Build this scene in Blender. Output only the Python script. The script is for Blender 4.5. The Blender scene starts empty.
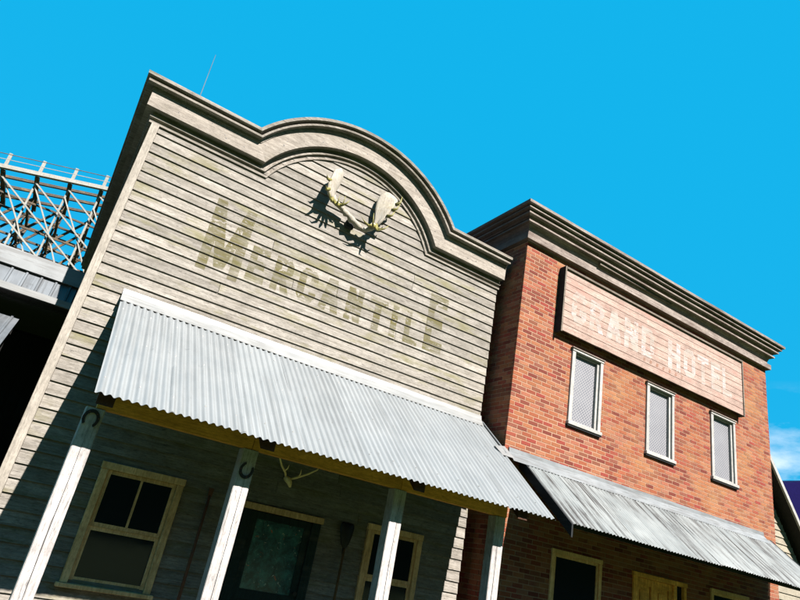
import bpy, bmesh, math, random
from mathutils import Vector, Matrix, noise as mnoise
random.seed(11)
R = math.radians
scene = bpy.context.scene
col = scene.collection

# ------------------------------------------------------------------ camera
CAM = Vector((0.0, -8.4, 1.65))
cam_data = bpy.data.cameras.new('camera')
cam = bpy.data.objects.new('camera', cam_data)
col.objects.link(cam)
rot = Matrix.Rotation(R(-28.088), 4, 'Z') @ Matrix.Rotation(R(113.412), 4, 'X') @ Matrix.Rotation(R(11.406), 4, 'Z')
cam.matrix_world = Matrix.Translation(CAM) @ rot
cam_data.sensor_fit = 'HORIZONTAL'
cam_data.sensor_width = 36.0
cam_data.lens = 606.45 / 800 * 36
cam_data.clip_start = 0.05
cam_data.clip_end = 3000
scene.camera = cam

# ------------------------------------------------------------------ sky and sun
SUN = Vector((-0.14, 0.696, -0.704)).normalized()
world = bpy.data.worlds.new('World')
scene.world = world
world.use_nodes = True
wn = world.node_tree
for n in list(wn.nodes):
    wn.nodes.remove(n)
w_out = wn.nodes.new('ShaderNodeOutputWorld')
w_bg = wn.nodes.new('ShaderNodeBackground')
w_bg.inputs['Strength'].default_value = 0.05
w_sky = wn.nodes.new('ShaderNodeTexSky')
w_sky.sky_type = 'NISHITA'
w_sky.sun_disc = False
w_sky.sun_elevation = R(44.8)
w_sky.sun_rotation = R(168.6)
w_sky.air_density = 1.0
w_sky.dust_density = 0.3
w_sky.ozone_density = 3.0
w_mix = wn.nodes.new('ShaderNodeMix')
w_mix.data_type = 'RGBA'
w_mix.inputs['Factor'].default_value = 0.96          # the photograph's deep even cyan
w_mix.inputs['B'].default_value = (0.005, 2.33, 4.30, 1)
wn.links.new(w_sky.outputs['Color'], w_mix.inputs['A'])
# fair-weather clouds low over the horizon, all the way round
w_tc = wn.nodes.new('ShaderNodeTexCoord')
w_map = wn.nodes.new('ShaderNodeMapping')
w_map.inputs['Scale'].default_value = (1, 1, 2.4)
w_map.inputs['Location'].default_value = (2.1, 0.3, 0.7)
wn.links.new(w_tc.outputs['Generated'], w_map.inputs['Vector'])
w_noi = wn.nodes.new('ShaderNodeTexNoise')
w_noi.inputs['Scale'].default_value = 5.5
w_noi.inputs['Detail'].default_value = 7
w_noi.inputs['Roughness'].default_value = 0.58
wn.links.new(w_map.outputs['Vector'], w_noi.inputs['Vector'])
w_ramp = wn.nodes.new('ShaderNodeValToRGB')
w_ramp.color_ramp.elements[0].position = 0.48
w_ramp.color_ramp.elements[1].position = 0.66
wn.links.new(w_noi.outputs['Fac'], w_ramp.inputs['Fac'])
w_sep = wn.nodes.new('ShaderNodeSeparateXYZ')
wn.links.new(w_tc.outputs['Generated'], w_sep.inputs['Vector'])
w_low = wn.nodes.new('ShaderNodeMapRange')
w_low.inputs['From Min'].default_value = 0.225
w_low.inputs['From Max'].default_value = 0.33
w_low.inputs['To Min'].default_value = 0.6
w_low.inputs['To Max'].default_value = 0.0
wn.links.new(w_sep.outputs['Z'], w_low.inputs['Value'])
w_mul = wn.nodes.new('ShaderNodeMath')
w_mul.operation = 'MULTIPLY'
wn.links.new(w_ramp.outputs['Color'], w_mul.inputs[0])
wn.links.new(w_low.outputs['Result'], w_mul.inputs[1])
w_cl = wn.nodes.new('ShaderNodeMix')
w_cl.data_type = 'RGBA'
w_cl.inputs['B'].default_value = (6.6, 6.8, 7.0, 1)
wn.links.new(w_mul.outputs['Value'], w_cl.inputs['Factor'])
wn.links.new(w_mix.outputs['Result'], w_cl.inputs['A'])
wn.links.new(w_cl.outputs['Result'], w_bg.inputs['Color'])
wn.links.new(w_bg.outputs['Background'], w_out.inputs['Surface'])

sun_data = bpy.data.lights.new('sun', 'SUN')
sun_data.energy = 5.0
sun_data.angle = R(0.5)
sun_data.color = (1.0, 0.945, 0.89)
sun = bpy.data.objects.new('sun', sun_data)
sun.rotation_euler = SUN.to_track_quat('-Z', 'Y').to_euler()
sun.location = (2, -20, 20)
col.objects.link(sun)

vs = scene.view_settings
vs.view_transform = 'Standard'
vs.look = 'None'
vs.gamma = 1.0
vs.use_curve_mapping = False
vs.exposure = 2.0

# ------------------------------------------------------------------ materials
MATS = {}


class NT:
    def __init__(self, name):
        self.m = bpy.data.materials.new(name)
        self.m.use_nodes = True
        self.t = self.m.node_tree
        self.b = self.t.nodes['Principled BSDF']

    def n(self, kind, **kw):
        nd = self.t.nodes.new('ShaderNode' + kind)
        for k, v in kw.items():
            if hasattr(nd, k):
                setattr(nd, k, v)
            else:
                nd.inputs[k.replace('_', ' ')].default_value = v
        return nd

    def l(self, a, b):
        self.t.links.new(a, b)

    def coord(self, scale, seeded=True, which='Object'):
        tc = self.n('TexCoord')
        out = tc.outputs[which]
        if seeded:
            oi = self.n('ObjectInfo')
            mu = self.n('Math', operation='MULTIPLY')
            mu.inputs[1].default_value = 57.0
            self.l(oi.outputs['Random'], mu.inputs[0])
            ad = self.n('VectorMath', operation='ADD')
            self.l(out, ad.inputs[0])
            self.l(mu.outputs[0], ad.inputs[1])
            out = ad.outputs[0]
        mp = self.n('Mapping')
        mp.inputs['Scale'].default_value = scale
        self.l(out, mp.inputs['Vector'])
        return mp.outputs['Vector']

    def noise(self, vec, scale=1.0, detail=5.0, rough=0.6, dist=0.0):
        nd = self.n('TexNoise')
        nd.inputs['Scale'].default_value = scale
        nd.inputs['Detail'].default_value = detail
        nd.inputs['Roughness'].default_value = rough
        nd.inputs['Distortion'].default_value = dist
        self.l(vec, nd.inputs['Vector'])
        return nd.outputs['Fac']

    def ramp(self, fac, stops):
        nd = self.n('ValToRGB')
        e = nd.color_ramp.elements
        while len(e) < len(stops):
            e.new(0.5)
        for el, (p, c) in zip(e, stops):
            el.position = p
            el.color = c if len(c) == 4 else (*c, 1)
        self.l(fac, nd.inputs['Fac'])
        return nd.outputs['Color']

    def mix(self, fac, a, b, blend='MIX'):
        nd = self.n('Mix', data_type='RGBA', blend_type=blend)
        for s, v in (('Factor', fac), ('A', a), ('B', b)):
            if isinstance(v, (int, float)):
                nd.inputs[s].default_value = v
            elif isinstance(v, tuple):
                nd.inputs[s].default_value = v if len(v) == 4 else (*v, 1)
            else:
                self.l(v, nd.inputs[s])
        return nd.outputs['Result']

    def bump(self, h, strength=0.4, dist=0.01):
        nd = self.n('Bump')
        nd.inputs['Strength'].default_value = strength
        nd.inputs['Distance'].default_value = dist
        self.l(h, nd.inputs['Height'])
        self.l(nd.outputs['Normal'], self.b.inputs['Normal'])

    def done(self, color=None, rough=0.8, metal=0.0, spec=None):
        if color is not None:
            if isinstance(color, tuple):
                self.b.inputs['Base Color'].default_value = (*color, 1)
            else:
                self.l(color, self.b.inputs['Base Color'])
        if isinstance(rough, (int, float)):
            self.b.inputs['Roughness'].default_value = rough
        else:
            self.l(rough, self.b.inputs['Roughness'])
        self.b.inputs['Metallic'].default_value = metal
        if spec is not None:
            self.b.inputs['Specular IOR Level'].default_value = spec
        MATS[self.m.name] = self.m
        return self.m


BW = ((0, 0, 0), (1, 1, 1))


def wood(name, base, dark, axis='x', stain=None, stain_amt=0.5, speck=0.5, var=0.12, rough=0.85, crack=0.0, spec=0.25, k=0.34):
    """weathered boards: grain along one axis, dark specks, per-board tone and patchy stains"""
    base, dark = tuple(c * k for c in base), tuple(c * k for c in dark)
    t = NT(name)
    g = {'x': (1.3, 34, 34), 'y': (34, 1.3, 34), 'z': (34, 34, 1.3)}[axis]
    v = t.coord(g)
    grain = t.noise(v, 1.0, 7, 0.72, 0.5)
    c = t.mix(t.ramp(grain, [(0.34, BW[0]), (0.58, BW[1])]), dark, base)
    blot = t.noise(t.coord((3.0, 3.0, 5.0)), 1.0, 6, 0.7)
    c = t.mix(t.ramp(blot, [(0.42, BW[0]), (0.66, (0.6,) * 3)]), c, tuple(q * 0.78 for q in dark))
    fine = t.noise(t.coord(tuple(q * 2.2 if q > 5 else 16 for q in g)), 1.0, 4, 0.8)
    c = t.mix(1.0, c, t.ramp(fine, [(0.36, (0.72,) * 3), (0.56, (1.06,) * 3)]), 'MULTIPLY')
    sp = t.noise(t.coord(tuple(q * 1.3 if q > 5 else 9 for q in g)), 1.0, 5, 0.75)
    c = t.mix(t.ramp(sp, [(0.57, BW[0]), (0.68, (speck,) * 3)]), c, tuple(q * 0.35 for q in dark))
    oi = t.n('ObjectInfo')
    tone = t.ramp(oi.outputs['Random'], [(0.0, (1 - var,) * 3), (1.0, (1 + var * 0.4,) * 3)])
    c = t.mix(1.0, c, tone, 'MULTIPLY')
    if stain:
        st = t.noise(t.coord((1.1, 1.1, 4.0)), 1.0, 5, 0.65)
        c = t.mix(t.ramp(st, [(0.53, BW[0]), (0.68, (stain_amt,) * 3)]), c, tuple(q * k for q in stain))
    if crack:
        cg = {'x': (0.5, 14, 14), 'y': (14, 0.5, 14), 'z': (14, 14, 0.5)}[axis]
        cr = t.noise(t.coord(cg), 1.0, 2, 0.5)
        cm = t.ramp(cr, [(0.480, BW[0]), (0.488, (crack,) * 3), (0.496, BW[0])])
        c = t.mix(cm, c, tuple(q * 0.35 for q in dark))
    t.bump(grain, 0.6, 0.006)
    return t.done(c, rough, spec=spec)


wood('clapboard', (0.80, 0.73, 0.645), (0.44, 0.39, 0.32), 'x', (0.34, 0.31, 0.09), 0.60, 0.85, 0.20, k=0.262)
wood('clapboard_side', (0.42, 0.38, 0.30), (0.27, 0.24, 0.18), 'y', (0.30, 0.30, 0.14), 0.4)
wood('cornice_wood', (0.80, 0.71, 0.61), (0.46, 0.39, 0.32), 'x', (0.40, 0.34, 0.24), 0.45, 0.7, k=0.29)
wood('moulding_wood', (0.74, 0.66, 0.57), (0.32, 0.27, 0.215), 'x', (0.14, 0.15, 0.07), 0.55, 0.7, k=0.31)
wood('corner_wood', (0.80, 0.715, 0.61), (0.55, 0.49, 0.41), 'z', None, 0, 0.35)
wood('post_paint', (0.72, 0.68, 0.66), (0.45, 0.41, 0.39), 'z', None, 0, 0.7, 0.05, 0.7, crack=0.8, k=0.50)
wood('beam_wood', (0.80, 0.36, 0.07), (0.55, 0.23, 0.04), 'x', None, 0, 0.5, k=0.95)
wood('rafter_wood', (0.20, 0.08, 0.04), (0.10, 0.045, 0.024), 'y', None, 0, 0.4)
wood('window_wood', (0.95, 0.62, 0.32), (0.60, 0.36, 0.15), 'z', None, 0, 0.5, k=0.72)
wood('dark_wood', (0.055, 0.05, 0.045), (0.025, 0.023, 0.022), 'z', None, 0, 0.3)
wood('shaded_board', (0.006, 0.012, 0.036), (0.004, 0.007, 0.022), 'z', None, 0, 0.3)  # near-black navy: the store's shadow on this wall is put into the colour
wood('door_green', (0.035, 0.075, 0.065), (0.015, 0.035, 0.03), 'z', (0.25, 0.22, 0.16), 0.35, 0.3)
wood('door_yellow', (0.95, 0.50, 0.12), (0.50, 0.22, 0.04), 'z', (0.12, 0.06, 0.02), 0.6, 0.6, k=0.9)
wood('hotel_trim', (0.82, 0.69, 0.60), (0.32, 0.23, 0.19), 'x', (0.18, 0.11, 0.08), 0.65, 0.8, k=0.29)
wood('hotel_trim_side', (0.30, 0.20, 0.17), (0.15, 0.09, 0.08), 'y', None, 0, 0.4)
wood('sign_plank', (0.92, 0.67, 0.56), (0.60, 0.40, 0.32), 'x', (0.82, 0.40, 0.32), 0.55, 0.6, 0.14, k=0.32)
wood('sign_edge', (0.40, 0.33, 0.26), (0.20, 0.15, 0.11), 'x', None, 0, 0.5)
wood('white_trim', (0.72, 0.70, 0.66), (0.55, 0.53, 0.49), 'z', None, 0, 0.35, 0.05, 0.6, k=0.38)
wood('barge_dark', (0.035, 0.04, 0.042), (0.014, 0.016, 0.018), 'y', (0.10, 0.12, 0.13), 0.5, 0.3)  # near black: shade on the awning's side board is put into the colour
wood('gable_board', (0.62, 0.55, 0.42), (0.46, 0.40, 0.30), 'x', None, 0, 0.3)
wood('coaster_white', (0.66, 0.64, 0.58), (0.50, 0.48, 0.42), 'z', None, 0, 0.2)
wood('coaster_shaded', (0.22, 0.17, 0.12), (0.10, 0.075, 0.06), 'z', (0.50, 0.32, 0.12), 0.6, 0.3)  # timbers behind: their shade is put into this darker colour
wood('deck_wood', (0.055, 0.07, 0.025), (0.03, 0.04, 0.015), 'y', None, 0, 0.4)
wood('handle_wood', (0.46, 0.24, 0.09), (0.32, 0.15, 0.05), 'z', None, 0, 0.3)


def galv(name, a, b, streak, amt, rough=0.42, metal=0.35, slope_scale=(26, 0.8, 0.8), k=0.41):
    a, b, streak = (tuple(q * k for q in c) for c in (a, b, streak))
    t = NT(name)
    n1 = t.noise(t.coord((0.9, 0.9, 0.9)), 2.2, 5, 0.6)
    c = t.mix(t.ramp(n1, [(0.35, BW[0]), (0.68, BW[1])]), a, b)
    st = t.noise(t.coord(slope_scale), 1.0, 6, 0.7, 0.2)
    patch = t.noise(t.coord((1.1, 0.9, 0.9)), 1.0, 3, 0.6)
    m = t.mix(1.0, t.ramp(st, [(0.45, BW[0]), (0.58, (amt,) * 3)]), t.ramp(patch, [(0.36, BW[0]), (0.52, BW[1])]), 'MULTIPLY')
    c = t.mix(m, c, streak)
    fl = t.noise(t.coord((9, 9, 9)), 1.0, 3, 0.7)
    c = t.mix(t.ramp(fl, [(0.66, BW[0]), (0.73, (amt * 0.5 + 0.1,) * 3)]), c, tuple(k * 0.6 for k in streak))
    oi = t.n('ObjectInfo')
    c = t.mix(1.0, c, t.ramp(oi.outputs['Random'], [(0, (0.92,) * 3), (1, (1.04,) * 3)]), 'MULTIPLY')
    t.bump(n1, 0.15, 0.01)
    return t.done(c, rough, metal)


galv('galvanized', (0.36, 0.385, 0.395), (0.42, 0.44, 0.445), (0.24, 0.25, 0.25), 0.4, 0.5, 0.15)
galv('rusty_metal', (0.38, 0.40, 0.39), (0.25, 0.275, 0.275), (0.034, 0.027, 0.022), 0.95, 0.6, 0.12)
galv('flashing', (0.40, 0.40, 0.39), (0.32, 0.33, 0.33), (0.14, 0.13, 0.11), 0.3, 0.5, 0.2, (2, 20, 20))
galv('roof_metal', (0.34, 0.36, 0.37), (0.26, 0.28, 0.29), (0.09, 0.085, 0.085), 0.45, 0.5, 0.25, (18, 1, 1))


galv('old_flashing', (0.36, 0.38, 0.39), (0.24, 0.26, 0.27), (0.10, 0.09, 0.08), 0.5, 0.6, 0.1, (2, 20, 20), k=0.36)
galv('old_roof_metal', (0.34, 0.37, 0.40), (0.24, 0.27, 0.30), (0.08, 0.08, 0.08), 0.5, 0.5, 0.2, (18, 1, 1), k=0.30)


def plain(name, c, rough=0.6, metal=0.0, var=0.25, scale=6.0, spec=None):
    t = NT(name)
    n1 = t.noise(t.coord((1, 1, 1)), scale, 5, 0.6)
    cc = t.mix(t.ramp(n1, [(0.3, BW[0]), (0.7, BW[1])]), tuple(k * (1 - var) for k in c), tuple(min(1, k * (1 + var)) for k in c))
    t.bump(n1, 0.2, 0.005)
    return t.done(cc, rough, metal, spec)


plain('iron', (0.018, 0.017, 0.017), 0.5, 0.6)
plain('rust_iron', (0.12, 0.045, 0.022), 0.75, 0.3)
wood('antler_bone', (0.86, 0.79, 0.68), (0.62, 0.54, 0.42), 'z', (0.50, 0.40, 0.18), 0.5, 0.25, k=0.36)
plain('antler_tine_shaded', (0.12, 0.105, 0.02), 0.6, 0, 0.35, 12)  # olive: shade and bounce light on the tines put into the colour
plain('deer_bone', (0.80, 0.58, 0.28), 0.55, 0, 0.2, 12)
plain('mortar', (0.205, 0.122, 0.078), 0.95, 0, 0.18, 9)
plain('interior', (0.012, 0.012, 0.013), 0.9, 0, 0.2)
plain('navy_roof', (0.003, 0.002, 0.022), 0.95, 0, 0.15, 6.0, 0.03)
plain('bolt', (0.25, 0.24, 0.23), 0.5, 0.8)

t = NT('glass')
t.done((0.008, 0.010, 0.012), t.ramp(t.noise(t.coord((1, 1, 1)), 3.0, 3), [(0.3, (0.03,) * 3), (0.7, (0.10,) * 3)]), 0, 0.3)

t = NT('old_glass')       # door pane: teal tree reflections painted into the colour, plus pale and red scraps
vv = t.coord((1, 1, 1), False)
tree_reflect = t.noise(vv, 7.0, 7, 0.75, 0.6)
cc = t.mix(t.ramp(tree_reflect, [(0.42, BW[0]), (0.66, (0.65,) * 3)]), (0.012, 0.035, 0.035), (0.05, 0.20, 0.17))
fl = t.noise(vv, 16.0, 5, 0.7, 1.2)
cc = t.mix(t.ramp(fl, [(0.62, BW[0]), (0.67, (0.8,) * 3)]), cc, (0.42, 0.42, 0.34))
rd = t.noise(t.coord((1, 1, 1.4), True), 9.0, 4, 0.6, 1.0)
cc = t.mix(t.ramp(rd, [(0.66, BW[0]), (0.70, (0.8,) * 3)]), cc, (0.36, 0.09, 0.035))
t.done(cc, 0.18, 0, 0.5)

t = NT('window_screen')   # fine diamond insect mesh in front of the panes
tc = t.n('TexCoord')
mp = t.n('Mapping')
mp.inputs['Rotation'].default_value = (0, R(42), 0)
t.l(tc.outputs['Object'], mp.inputs['Vector'])
sx = t.n('SeparateXYZ')
t.l(mp.outputs['Vector'], sx.inputs['Vector'])
ws = []
for k, per in (('X', 0.062), ('Z', 0.042)):
    mm = t.n('Math', operation='PINGPONG')
    mm.inputs[1].default_value = per / 2
    t.l(sx.outputs[k], mm.inputs[0])
    gt = t.n('Math', operation='LESS_THAN')
    gt.inputs[1].default_value = 0.006
    t.l(mm.outputs[0], gt.inputs[0])
    ws.append(gt.outputs[0])
mx = t.n('Math', operation='MAXIMUM')
t.l(ws[0], mx.inputs[0])
t.l(ws[1], mx.inputs[1])
base = t.mix(t.ramp(t.noise(t.coord((1, 1, 1)), 3.0, 4), [(0.3, BW[0]), (0.7, BW[1])]), (0.060, 0.062, 0.075), (0.095, 0.097, 0.11))
t.done(t.mix(mx.outputs[0], base, (0.165, 0.16, 0.165)), 0.6)

t = NT('brick')
at = t.n('Attribute', attribute_name='tint')
v = t.coord((1, 1, 1), False)
n1 = t.noise(v, 26, 5, 0.7)
cc = t.mix(t.ramp(n1, [(0.3, BW[0]), (0.72, BW[1])]), t.mix(1.0, at.outputs['Color'], (0.72, 0.68, 0.66), 'MULTIPLY'), at.outputs['Color'])
ln = t.noise(t.coord((0.35, 0.35, 0.6), False), 2.2, 5, 0.62)
cc = t.mix(t.ramp(ln, [(0.50, BW[0]), (0.68, (0.6,) * 3)]), cc, (0.22, 0.115, 0.045))      # tan lime bloom
rn = t.noise(t.coord((0.6, 0.6, 0.5), False), 2.1, 4, 0.6)
cc = t.mix(t.ramp(rn, [(0.60, BW[0]), (0.72, (0.6,) * 3)]), cc, (0.21, 0.038, 0.022))     # redder patch
t.bump(n1, 0.5, 0.004)
t.done(cc, 0.92, 0, 0.2)


def decal(name, c, lo, hi, amt, stretch=(2.2, 20, 20), big=2.0):
    t = NT(name)
    n1 = t.noise(t.coord(stretch, False), 1.0, 6, 0.7, 0.3)
    n2 = t.noise(t.coord((1, 1, 2.5)), big, 3, 0.6)
    m1 = t.ramp(n1, [(lo, BW[0]), (hi, BW[1])])
    m2 = t.ramp(n2, [(0.28, (0.35,) * 3), (0.60, BW[1])])
    m = t.mix(1.0, t.mix(1.0, m1, m2, 'MULTIPLY'), (amt,) * 3, 'MULTIPLY')
    cc = t.mix(t.ramp(n2, [(0.40, BW[0]), (0.60, BW[1])]), c, (c[0] * 0.95, c[1] * 0.90, c[2] * amt * 1.15))
    t.done(cc, 0.9, 0, 0.1)
    t.l(m, t.b.inputs['Alpha'])


decal('faded_paint', (0.090, 0.082, 0.028), 0.30, 0.62, 0.80)
decal('sign_paint', (0.34, 0.315, 0.28), 0.26, 0.56, 0.85)
decal('small_paint', (0.22, 0.12, 0.08), 0.35, 0.55, 0.8)

t = NT('sky_block_woods')  # cover of the added, unseen hill behind the camera
n1 = t.noise(t.coord((1, 1, 1), False), 0.25, 8, 0.7)
t.bump(n1, 1.0, 2.0)
t.done(t.mix(t.ramp(n1, [(0.35, BW[0]), (0.65, BW[1])]), (0.012, 0.02, 0.008), (0.04, 0.06, 0.02)), 0.95, 0, 0.1)

t = NT('bounce_ground')  # unseen ground, made green so its bounce light tints the porch shade
v = t.coord((1, 1, 1), False)
n1 = t.noise(v, 0.35, 8, 0.65)
cc = t.mix(t.ramp(n1, [(0.3, BW[0]), (0.7, BW[1])]), (0.020, 0.040, 0.007), (0.034, 0.060, 0.011))
t.bump(t.noise(v, 14, 6, 0.7), 0.5, 0.03)
t.done(cc, 0.95, 0, 0.1)


# ------------------------------------------------------------------ object helpers
def link(o, parent=None, label=None, cat=None, group=None, kind=None):
    col.objects.link(o)
    if parent:
        o.parent = parent
    for k, v in (('label', label), ('category', cat), ('group', group), ('kind', kind)):
        if v:
            o[k] = v
    return o


def thing(name, label, cat, loc=(0, 0, 0), group=None):
    o = bpy.data.objects.new(name, None)
    o.empty_display_size = 0.2
    o.location = loc
    return link(o, None, label, cat, group)


class MB:
    """collects vertices and faces for one mesh object, in world coordinates"""

    def __init__(self):
        self.v, self.f = [], []

    def add(self, vs, fs):
        o = len(self.v)
        self.v += [tuple(p) for p in vs]
        self.f += [tuple(i + o for i in f) for f in fs]
        return self

    def hexa(self, p):
        return self.add(p, [(0, 3, 2, 1), (4, 5, 6, 7), (0, 1, 5, 4), (1, 2, 6, 5), (2, 3, 7, 6), (3, 0, 4, 7)])

    def box(self, x0, x1, y0, y1, z0, z1):
        return self.hexa([(x0, y0, z0), (x1, y0, z0), (x1, y1, z0), (x0, y1, z0), (x0, y0, z1), (x1, y0, z1), (x1, y1, z1), (x0, y1, z1)])

    def bar(self, a, b, w, h, up=(0, 0, 1)):
        a, b = Vector(a), Vector(b)
        d = (b - a).normalized()
        s = d.cross(Vector(up))
        if s.length < 1e-4:
            s = d.cross(Vector((1, 0, 0)))
        s.normalize()
        u = s.cross(d).normalized()
        s, u = s * w / 2, u * h / 2
        return self.hexa([a - s - u, a + s - u, b + s - u, b - s - u, a - s + u, a + s + u, b + s + u, b - s + u])

    def tube(self, pts, rad, n=8):
        pts = [Vector(p) for p in pts]
        rings = []
        for i, p in enumerate(pts):
            d = (pts[min(i + 1, len(pts) - 1)] - pts[max(i - 1, 0)]).normalized()
            s = d.cross(Vector((0.13, 0.3, 1)))
            if s.length < 1e-3:
                s = d.cross(Vector((1, 0, 0)))
            s.normalize()
            u = s.cross(d)
            r = rad[i] if isinstance(rad, (list, tuple)) else rad
            rings.append([p + (s * math.cos(k * 2 * math.pi / n) + u * math.sin(k * 2 * math.pi / n)) * r for k in range(n)])
        vs = [p for rg in rings for p in rg]
        fs = []
        for i in range(len(rings) - 1):
            for k in range(n):
                a, b = i * n + k, i * n + (k + 1) % n
                fs.append((a, b, b + n, a + n))
        fs.append(tuple(range(n - 1, -1, -1)))
        fs.append(tuple(range((len(rings) - 1) * n, len(rings) * n)))
        return self.add(vs, fs)

    def obj(self, name, mat, parent=None, bevel=0.0, smooth=False, recalc=True, **kw):
        me = bpy.data.meshes.new(name)
        org = parent.location if parent and parent.parent is None else Vector((0, 0, 0))
        if parent and parent.parent is not None:
            org = ORG.get(parent.name, Vector((0, 0, 0)))
        me.from_pydata([tuple(Vector(p) - org) for p in self.v], [], self.f)
        if recalc or bevel:
            bm = bmesh.new()
            bm.from_mesh(me)
            if recalc:
                bmesh.ops.recalc_face_normals(bm, faces=bm.faces)
            if bevel:
                ed = [e for e in bm.edges if len(e.link_faces) == 2 and e.calc_face_angle(0) > 0.6]
                bmesh.ops.bevel(bm, geom=ed, offset=bevel, segments=1, affect='EDGES', clamp_overlap=True)
            bm.to_mesh(me)
            bm.free()
        me.materials.append(MATS[mat])
        if smooth:
            for p in me.polygons:
                p.use_smooth = True
        o = bpy.data.objects.new(name, me)
        link(o, parent, **kw)
        ORG[o.name] = org
        return o


ORG = {}


def rowsweep(stations, closed_profile=True):
    """stations: list of equally long lists of points -> skinned strip with end caps"""
    m = MB()
    n = len(stations[0])
    vs = [p for s in stations for p in s]
    fs = []
    for i in range(len(stations) - 1):
        for k in range(n if closed_profile else n - 1):
            a, b = i * n + k, i * n + (k + 1) % n
            fs.append((a, b, b + n, a + n))
    if closed_profile:
        fs.append(tuple(range(n - 1, -1, -1)))
        fs.append(tuple(range((len(stations) - 1) * n, len(stations) * n)))
    return m.add(vs, fs)


# ------------------------------------------------------------------ ground
g = MB()
g.add([(-900, -900, 0), (900, -900, 0), (900, 900, 0), (-900, 900, 0)], [(0, 1, 2, 3)])
g.obj('ground', 'bounce_ground', kind='structure', recalc=False)
hl = MB()  # unseen hill added behind the camera to block low sky from the porch
NX, NY = 60, 14
for j in range(NY + 1):
    for i in range(NX + 1):
        x = -260 + 520 * i / NX
        y = -34 - 150 * j / NY
        hgt = 58 * math.sin(math.pi * min(1, j / NY * 1.0)) ** 0.8 * (0.75 + 0.5 * mnoise.noise((x * .012, y * .012, 3))) + 3.0 * mnoise.noise((x * .09, y * .09, 1)) * (j > 0)
        hl.v.append((x, y, max(-.5, hgt) if 0 < j < NY else -.5))
for j in range(NY):
    for i in range(NX):
        q = j * (NX + 1) + i
        hl.f.append((q, q + 1, q + NX + 2, q + NX + 1))
hl.obj('sky_block_hill', 'sky_block_woods', kind='structure')
deck = MB().box(-0.6, 14.9, -2.6, 0.0, 0.0, 0.115).obj('boardwalk', 'deck_wood', kind='structure')
for i in range(110):
    x = -0.6 + i * 0.141
    if x > 14.75:
        break
    MB().box(x + 0.004, x + 0.137, -2.63 + random.uniform(-.01, .01), -0.03 if x + .14 < 6.6 else -0.6, 0.119, 0.15 + random.uniform(-.003, .003)).obj('plank', 'deck_wood', deck)

# ------------------------------------------------------------------ wooden storefront
EX = 0.1635
Z0 = 6.518 - 40 * EX           # lowest board line
X0, X1 = -0.10, 6.50
ACX, ACZ, ARI = 3.24, 6.06, 1.71
store = thing('wooden_storefront', 'weathered clapboard false-front store with round-arched cornice, faded lettering and corrugated porch awning', 'store', (3.2, 0, 0))


def lap_y(z, row):
    t_ = (z - (Z0 + row * EX)) / EX
    return -0.025 + 0.021 * t_


wall = MB().box(X0 + 0.01, X1 - 0.01, 0.004, 0.12, 0.0, 7.2)
wall.obj('wall', 'interior', store)
wall_o = bpy.data.objects['wall']
openings = [(0.98, 1.85, 0.85, 2.10), (2.83, 3.86, 0.115, 2.04), (4.77, 5.61, 0.85, 2.10)]


def board(x0, x1, zb, zt, row):
    n = max(1, int((x1 - x0) / 0.22))
    st = []
    ph = random.uniform(0, 50)
    for i in range(n + 1):
        x = x0 + (x1 - x0) * i / n
        j = 0.006 * mnoise.noise((x * 1.1, ph, 0)) + 0.003 * mnoise.noise((x * 4.1, ph, 2))
        k = 0.003 * mnoise.noise((x * 0.9, ph + 9, 0))
        y0, y1 = lap_y(zb, row), lap_y(zt, row)
        st.append([(x, 0.002, zb + j), (x, y0 - max(0, k), zb + j), (x, lap_y(zb + .012, row), zb + 0.012), (x, lap_y(zt + .012, row), zt + 0.012), (x, 0.002, zt + 0.012)])
    rowsweep(st).obj('board', 'clapboard', wall_o)


for row in range(1, 50):
    zb, zt = Z0 + row * EX, Z0 + (row + 1) * EX
    if zb < 6.80:
        xa, xb = X0 + 0.115, X1
    else:
        if zb - ACZ > 1.93:
            break
        h = math.sqrt(1.93 ** 2 - (zb - ACZ) ** 2)
        xa, xb = ACX - h, ACX + h
    if zb < 0.1:
        continue
    segs = [(xa, xb, zb, zt)]
    for (a, b, c, d) in openings:
        new = []
        for s in segs:
            if s[3] <= c + .001 or s[2] >= d - .001 or s[0] >= b or s[1] <= a:
                new.append(s)
                continue
            if s[0] < a:
                new.append((s[0], a, s[2], s[3]))
            if s[1] > b:
                new.append((b, s[1], s[2], s[3]))
            if s[2] < c - .02:
                new.append((max(a, s[0]), min(b, s[1]), s[2], c))
            if s[3] > d + .02:
                new.append((max(a, s[0]), min(b, s[1]), d, s[3]))
        segs = new
    for s in segs:
        if s[1] - s[0] > 4 and random.random() < 0.7:
            xm = random.uniform(s[0] + 1.2, s[1] - 1.2)
            board(s[0], xm - 0.003, s[2], s[3], row)
            board(xm + 0.003, s[1], s[2], s[3], row)
        else:
            board(*s, row)

# corner board, left
MB().box(X0, X0 + 0.112, -0.045, 0.05, 0.1, 6.80).obj('corner_board', 'corner_wood', store, bevel=0.004)
# body of the building behind the false front
BY = 9.0
body = MB().box(X0 + 0.03, X1 - 0.03, 0.13, BY, 0.0, 6.9)
body.obj('rear_wall', 'clapboard_side', store)
m = MB()
for row in range(1, 41):
    zb, zt = Z0 + row * EX, Z0 + (row + 1) * EX
    m.add([(X0 + .03, 0.06, zb), (X0, 0.06, zb), (X0 + .022, 0.06, zt), (X0 + .03, BY, zb), (X0, BY, zb), (X0 + .022, BY, zt)], [(0, 1, 4, 3), (1, 2, 5, 4), (0, 2, 1), (3, 4, 5)])
m.obj('side_boards', 'clapboard_side', store, kind='stuff')
m = MB().box(X0 + 0.05, X1 - 0.05, 0.14, BY - .02, 6.902, 7.30)
m.obj('roof', 'roof_metal', store)


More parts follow.
